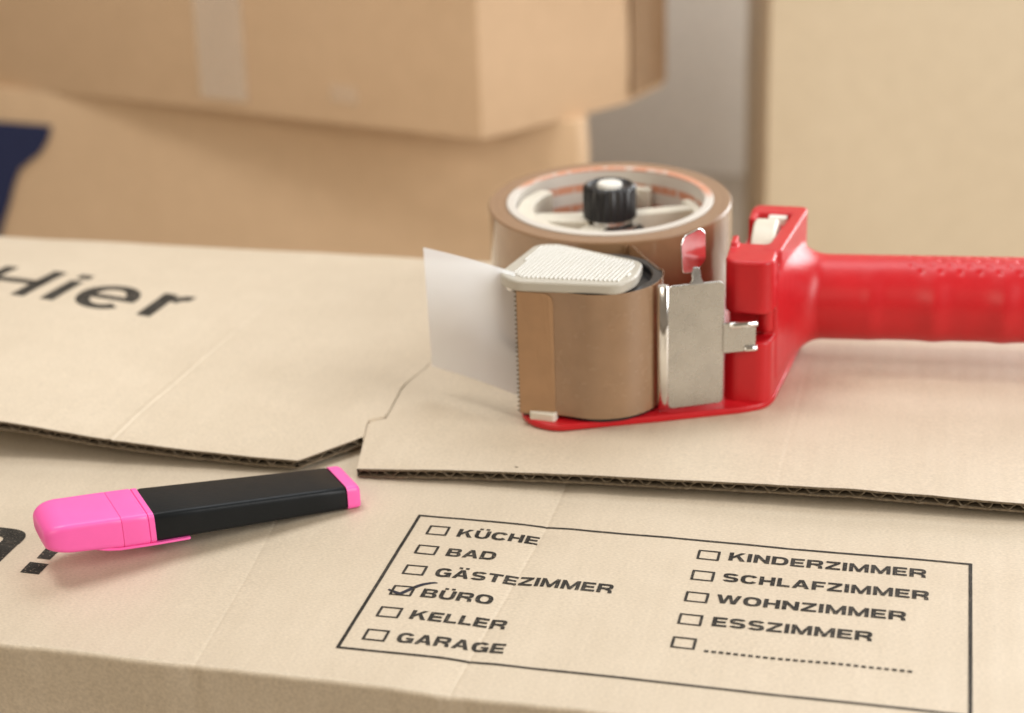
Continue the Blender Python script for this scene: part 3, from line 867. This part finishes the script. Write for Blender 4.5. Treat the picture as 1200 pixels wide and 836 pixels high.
for z, e in ((9.8, .5), (10.3, 0), (33, 0), (56.2, 0), (56.8, .5)):
    ring = []
    for k in range(11):
        a_ = R_(lerp(200, 335, k / 10)); ring.append((69.0 + (2.35 - e) * math.cos(a_), 76.2 + (1.9 - e) * math.sin(a_), z))
    ring += [(71.0, 76.6, z), (69, 77.0, z), (67.2, 76.6, z)]
    fo.append(ring)
mb = MB(); mb.loft(fo); mb.build('folded_flange', 'chrome', guard, smooth=50)
wallplate('finger_stem', [(7.6, 56.2), (13.6, 56.2), (12.3, 58.2), (12.0, 62), (9.0, 62), (8.8, 58.2)], gp0, gp1, guard, bend=lambda s, z: 1.8 * clamp((z - 56) / 6) ** 2)
wallplate('finger_tab', roundpoly([(4.6, 61.8), (10.6, 60.2), (15.8, 62.6), (16.0, 72.6), (13.6, 74.8), (6.2, 74.6), (4.2, 72.4)], 1.3), gp0, gp1, guard, mat='chrome', bev=.3, bend=lambda s, z: 1.8 + 0.78 * (s - 10) + 0.12 * (z - 61))
wallplate('side_lug', roundpoly([(L_ - .5, 29.5), (L_ + 11.5, 29.5), (L_ + 11.5, 41), (L_ - .5, 41)], 1.0), gp0, (gp1[0] + 4, gp1[1] + 1.0), guard, bev=.3)
lp = Vector((*gp1, 0)); ld = (Vector((gp1[0] + 4, gp1[1] + 1.0, 0)) - Vector((*gp0, 0))).normalized()
for zz, r_, a0, a1 in ((40.0, 1.25, 1.5, 11.8), (30.6, 1.1, 7.2, 11.8)):
    rod = []
    for s in (a0, a0 + .4, a1 - .4, a1):
        rr = r_ * (.75 if s in (a0, a1) else 1); q = Vector((*gp0, 0)) + ld * (L_ + s)
        nn = Vector((ld.y, -ld.x, 0))
        rod.append([tuple(q + nn * (.6 + rr * math.cos(k * math.pi / 8)) + Vector((0, 0, zz + rr * math.sin(k * math.pi / 8)))) for k in range(16)])
    mb = MB(); mb.loft(rod); mb.build('rolled_edge', 'chrome', guard, smooth=50)
# pin that holds the lug in the recess of the housing
mb = MB(); mb.lathe([(0.01, 34), (2.3, 34), (2.6, 34.6), (2.6, 44.2), (0.01, 44.2)], (102.6, 97.6), 24); mb.build('hinge_pin', 'red', disp, smooth=40)

# ---- hub, washer and knob (fixed to the dispenser, they carry the roll)
HC = (33.5, 162.0)
hub = MB()
hub.lathe([(0.01, BASE + 2), (9.5, BASE + 2), (9.5, 47.5), (8.6, 49.5), (0.01, 49.5)], HC, 40)
def arm(a0, r0, r1, w0, w1, z0, z1, curve=0.0):
    k = 9; L = []; Rr = []
    for i in range(k):
        t = i / (k - 1); r = lerp(r0, r1, t); a = R_(a0 + curve * t); w = lerp(w0, w1, t) / 2
        L.append((HC[0] + r * math.cos(a) - w * math.sin(a), HC[1] + r * math.sin(a) + w * math.cos(a)))
        Rr.append((HC[0] + r * math.cos(a) + w * math.sin(a), HC[1] + r * math.sin(a) - w * math.cos(a)))
    hub.prism(Rr + L[::-1], z0, z1)
def rimseg(a0, a1, r0, r1, z0, z1, n=14):
    o_ = [(HC[0] + r1 * math.cos(R_(lerp(a0, a1, i / n))), HC[1] + r1 * math.sin(R_(lerp(a0, a1, i / n)))) for i in range(n + 1)]
    i_ = [(HC[0] + r0 * math.cos(R_(lerp(a0, a1, i / n))), HC[1] + r0 * math.sin(R_(lerp(a0, a1, i / n)))) for i in range(n + 1)]
    hub.prism(o_ + i_[::-1], z0, z1)
arm(26, 8, 34, 7.5, 6.0, 46.0, 53.5); rimseg(10, 40, 33.2, 36.8, 22, 54)
arm(86, 8, 35, 7.0, 6.0, 46.0, 53.0); rimseg(72, 102, 33.4, 36.8, 22, 54.5)
arm(188, 8, 35, 12, 10, 46.0, 52.5); rimseg(150, 272, 30.5, 36.8, 22, 57.0, 30)
arm(246, 8, 34, 9, 8, 44.0, 51.0)
hub.build('hub', 'cream', disp, smooth=40, bevel=.5)
mb = MB(); mb.lathe([(3, 49.2), (11.5, 49.2), (11.8, 49.7), (11.8, 50.6), (8.5, 51.0), (8.2, 52.4), (3, 52.4)], HC, 40); mb.build('washer', 'chrome', disp, smooth=35)
mb = MB(); mb.lathe([(0.01, 48.0), (13.6, 48.0), (13.6, 49.15), (0.01, 49.15)], HC, 6); mb.build('lock_plate', 'black', disp, bevel=.3)
kn = MB()
NK = 96
kr = []
for z, r in ((52.6, 9.6), (53.1, 10.3), (65.0, 10.3), (66.0, 9.6), (66.3, 8.6), (65.2, 7.6), (64.9, 6.5)):
    ring = []
    for i in range(NK):
        a = 2 * math.pi * i / NK
        q = r + (0.28 * (1 if (i % 4) < 2 else -1) if 53 <= z <= 65.5 else 0)
        ring.append((HC[0] + q * math.cos(a), HC[1] + q * math.sin(a), z))
    kr.append(ring)
kn.loft(kr); knob = kn.build('knob', 'black', disp, smooth=40)
mb = MB(); mb.lathe([(0.01, 64.8), (4.9, 64.8), (4.9, 66.2), (4.4, 66.8), (0.01, 67.0)], HC, 32); mb.build('knob_cap', 'white', knob, smooth=40)

# ------------------------------------------------------------------ roll of tape
roll = empty('tape_roll', (HC[0], HC[1], 9), 'roll of brown packing tape loaded in the red dispenser', 'tape roll')
tilt = Matrix.Translation((HC[0], 114, 58)) @ Matrix.Rotation(R_(1.9), 4, 'X') @ Matrix.Translation((-HC[0], -114, -58))
mb = MB(); mb.lathe([(41.0, 9.4), (47.6, 9.4), (48.0, 9.8), (48.0, 57.5), (47.6, 58.0), (41.0, 57.9)], HC, 128, close_prof=True)
wnd = mb.build('wound_tape', 'wound', roll, smooth=35, xf=tilt)
mb = MB(); mb.lathe([(48.03, 10.2), (48.16, 10.2), (48.16, 57.4), (48.03, 57.4)], HC, 128, close_prof=True); mb.build('outer_wrap', 'wrap', roll, smooth=35, xf=tilt)
mb = MB(); mb.lathe([(37.4, 9.2), (40.9, 9.2), (40.9, 58.3), (40.5, 58.6), (37.8, 58.6), (37.4, 58.3)], HC, 128, close_prof=True); mb.build('paper_core', 'core', roll, smooth=35, xf=tilt)
# running film: off the roll, round the front roller and out to the blade
path = [(48.3, 115.4), (49.6, 116.6), (51.6, 114.5), (55.0, 108.2), (60.2, 99.2), (64.4, 92.6)]
for k in range(0, 31):
    a = R_(lerp(18, -104, k / 30)); path.append((RC[0] + (RR + .25) * math.cos(a), RC[1] + (RR + .25) * math.sin(a)))
path += [(34.5, 63.4), (29, 62.9), (24, 62.85), (19.6, 62.9)]
fa = []
for i, (x, y) in enumerate(path):
    a = Vector(path[max(0, i - 1)]); b = Vector(path[min(len(path) - 1, i + 1)]); d = (b - a).normalized(); nn = Vector((d.y, -d.x))
    wv = .12 * math.sin(i * 1.3)
    ins = [(x - nn.x * .11, y - nn.y * .11), (x + nn.x * .11, y + nn.y * .11)]
    zt_ = 57.0 + .1 * wv; zb_ = 10.2
    fa.append([(*ins[0], zb_), (*ins[1], zb_), (*ins[1], 33), (*ins[1], zt_), (*ins[0], zt_), (*ins[0], 33)])
mb = MB(); mb.loft(fa); mb.build('tape_web', 'tape', roll, smooth=50)
# doubled free end lying on the guide
te = []
prof_end = roundpoly([(0, 10.6), (12.6, 10.6), (12.6, 56.6), (0, 56.6)], .3, 3)
ep = [(0, 10.8), (12.8, 10.8), (12.8, 52.5)] + [(12.8 - 3.6 + 3.6 * math.cos(R_(a)), 52.9 + 3.6 * math.sin(R_(a))) for a in (15, 35, 55, 75, 90)] + [(0, 56.6)]
def endxy(s): return (19.7 + s, lerp(62.55, 62.35, clamp(s / 9)) + .55 * clamp((s - 10) / 3) ** 2)
n = len(ep); A = []; B = []
for s, z in ep:
    x, y = endxy(s); A.append((x, y, z)); B.append((x, y + .22, z))
mb = MB(); mb.add(A + B, [tuple(range(n)), tuple(range(2*n - 1, n - 1, -1))] + [(i, (i+1) % n, n + (i+1) % n, n + i) for i in range(n)])
mb.build('tape_end', 'tape_end', roll)

# ------------------------------------------------------------------ boxes behind
def carton(name, foot, z0, z1, mat, label, loc, wob=1.5):
    root = empty(name, loc, label, 'box', 'cardboard moving boxes')
    mb = MB(); foot = roundpoly(foot, 2.5, 3)
    rings = []
    for k in range(0, 13):
        t = k / 12; z = lerp(z0, z1, t)
        e = 1.2 * (1 if k in (0, 12) else 0)
        cx = sum(p[0] for p in foot) / len(foot); cy = sum(p[1] for p in foot) / len(foot)
        row = []
        for x, y in foot:
            d = Vector((x - cx, y - cy)).normalized()
            q = wob * fbm(x / 150, y / 150, z / 60) - e
            row.append((x + d.x * q, y + d.y * q, z))
        rings.append(row)
    mb.loft(rings); b = mb.build('body', mat, root, smooth=14)
    return root, b
def face_frame(a, b):
    a = Vector((*a, 0)); d = (Vector((*b, 0)) - a).normalized(); return a, d, Vector((d.y, -d.x, 0))
def face_print(name, mat, a, b, pts, off, parent, thick=.4):
    """sheet on the vertical face a-b; pts are (x, z) with x in world coordinates"""
    A_, d, nn = face_frame(a, b); v = []; w = []
    for x, z in pts:
        s = (x - A_.x) / d.x; q = A_ + d * s + nn * off
        v.append((q.x, q.y, z)); w.append((q.x - nn.x * thick, q.y - nn.y * thick, z))
    n = len(v); m_ = MB(); m_.add(v + w, [tuple(range(n)), tuple(range(2*n-1, n-1, -1))] + [(i, (i+1) % n, n + (i+1) % n, n + i) for i in range(n)])
    return m_.build(name, mat, parent)

# lower box of the stack
Lr, Ll = (-99, 721.4), (-640, 771.6)
low, lowb = carton('moving_box', [Ll, Lr, (-94, 732), (-180, 1090), (-610, 1120)], FLOOR, -60.4, 'card_light', 'brown moving box with navy print, lower one of the stack behind', (-360, 900, FLOOR))
face_print('printed_emblem', 'navy', Ll, Lr, [(-640, -87.5), (-600, -87.7), (-551.5, -88.3), (-553.5, -95), (-558, -103), (-566.4, -113), (-578, -121), (-588, -128), (-596, -141.4), (-604, -160), (-613.4, -178.3), (-640, -240)], 2.2, low)
# upper box, standing a little proud of the lower one
Ul, Ur, Um, Uc = (-625, 781.8), (-156.7, 663.3), (-72.5, 775.8), (-54.4, 837.6)
upp, uppb = carton('moving_box', [Ul, Ur, Um, Uc, (-92, 1010), (-590, 1120)], -60, 260, 'card_brown', 'brown moving box with a pale tape strip, upper one of the stack behind', (-340, 880, -60))
face_print('tape_strip', 'clear', Ul, Ur, [(-396, -50), (-353, -50), (-347, 262), (-389, 262)], 2.4, upp)
face_print('tape_scrap', 'faint', Ul, Ur, [(-279, -42), (-256, -44), (-256, -30), (-278, -29)], 2.4, upp)
face_print('dark_end_band', 'tape', Um, Uc, [(-71.5, -55), (-54.9, -55), (-54.9, 256), (-71.5, 256)], 2.6, upp)  # added brown strip, stands in for the darker far end of this face
# tall box at the right
ph = R_(9.5); c_, s_ = math.cos(ph), math.sin(ph)
T0 = Vector((21, 900))
ux = Vector((c_, s_)); uy = Vector((-s_, c_))
tf = [T0, T0 + ux * 222, T0 + ux * 222 + uy * 330, T0 + uy * 330]
tall, tallb = carton('moving_box', [tuple(p) for p in tf], FLOOR, 420, 'card_tan', 'tall pale tan moving box standing behind the red handle at right', (100, 1080, FLOOR))

for i, o in enumerate([o for o in COL.objects if o.type == 'MESH']):
    o.data.name = o.name
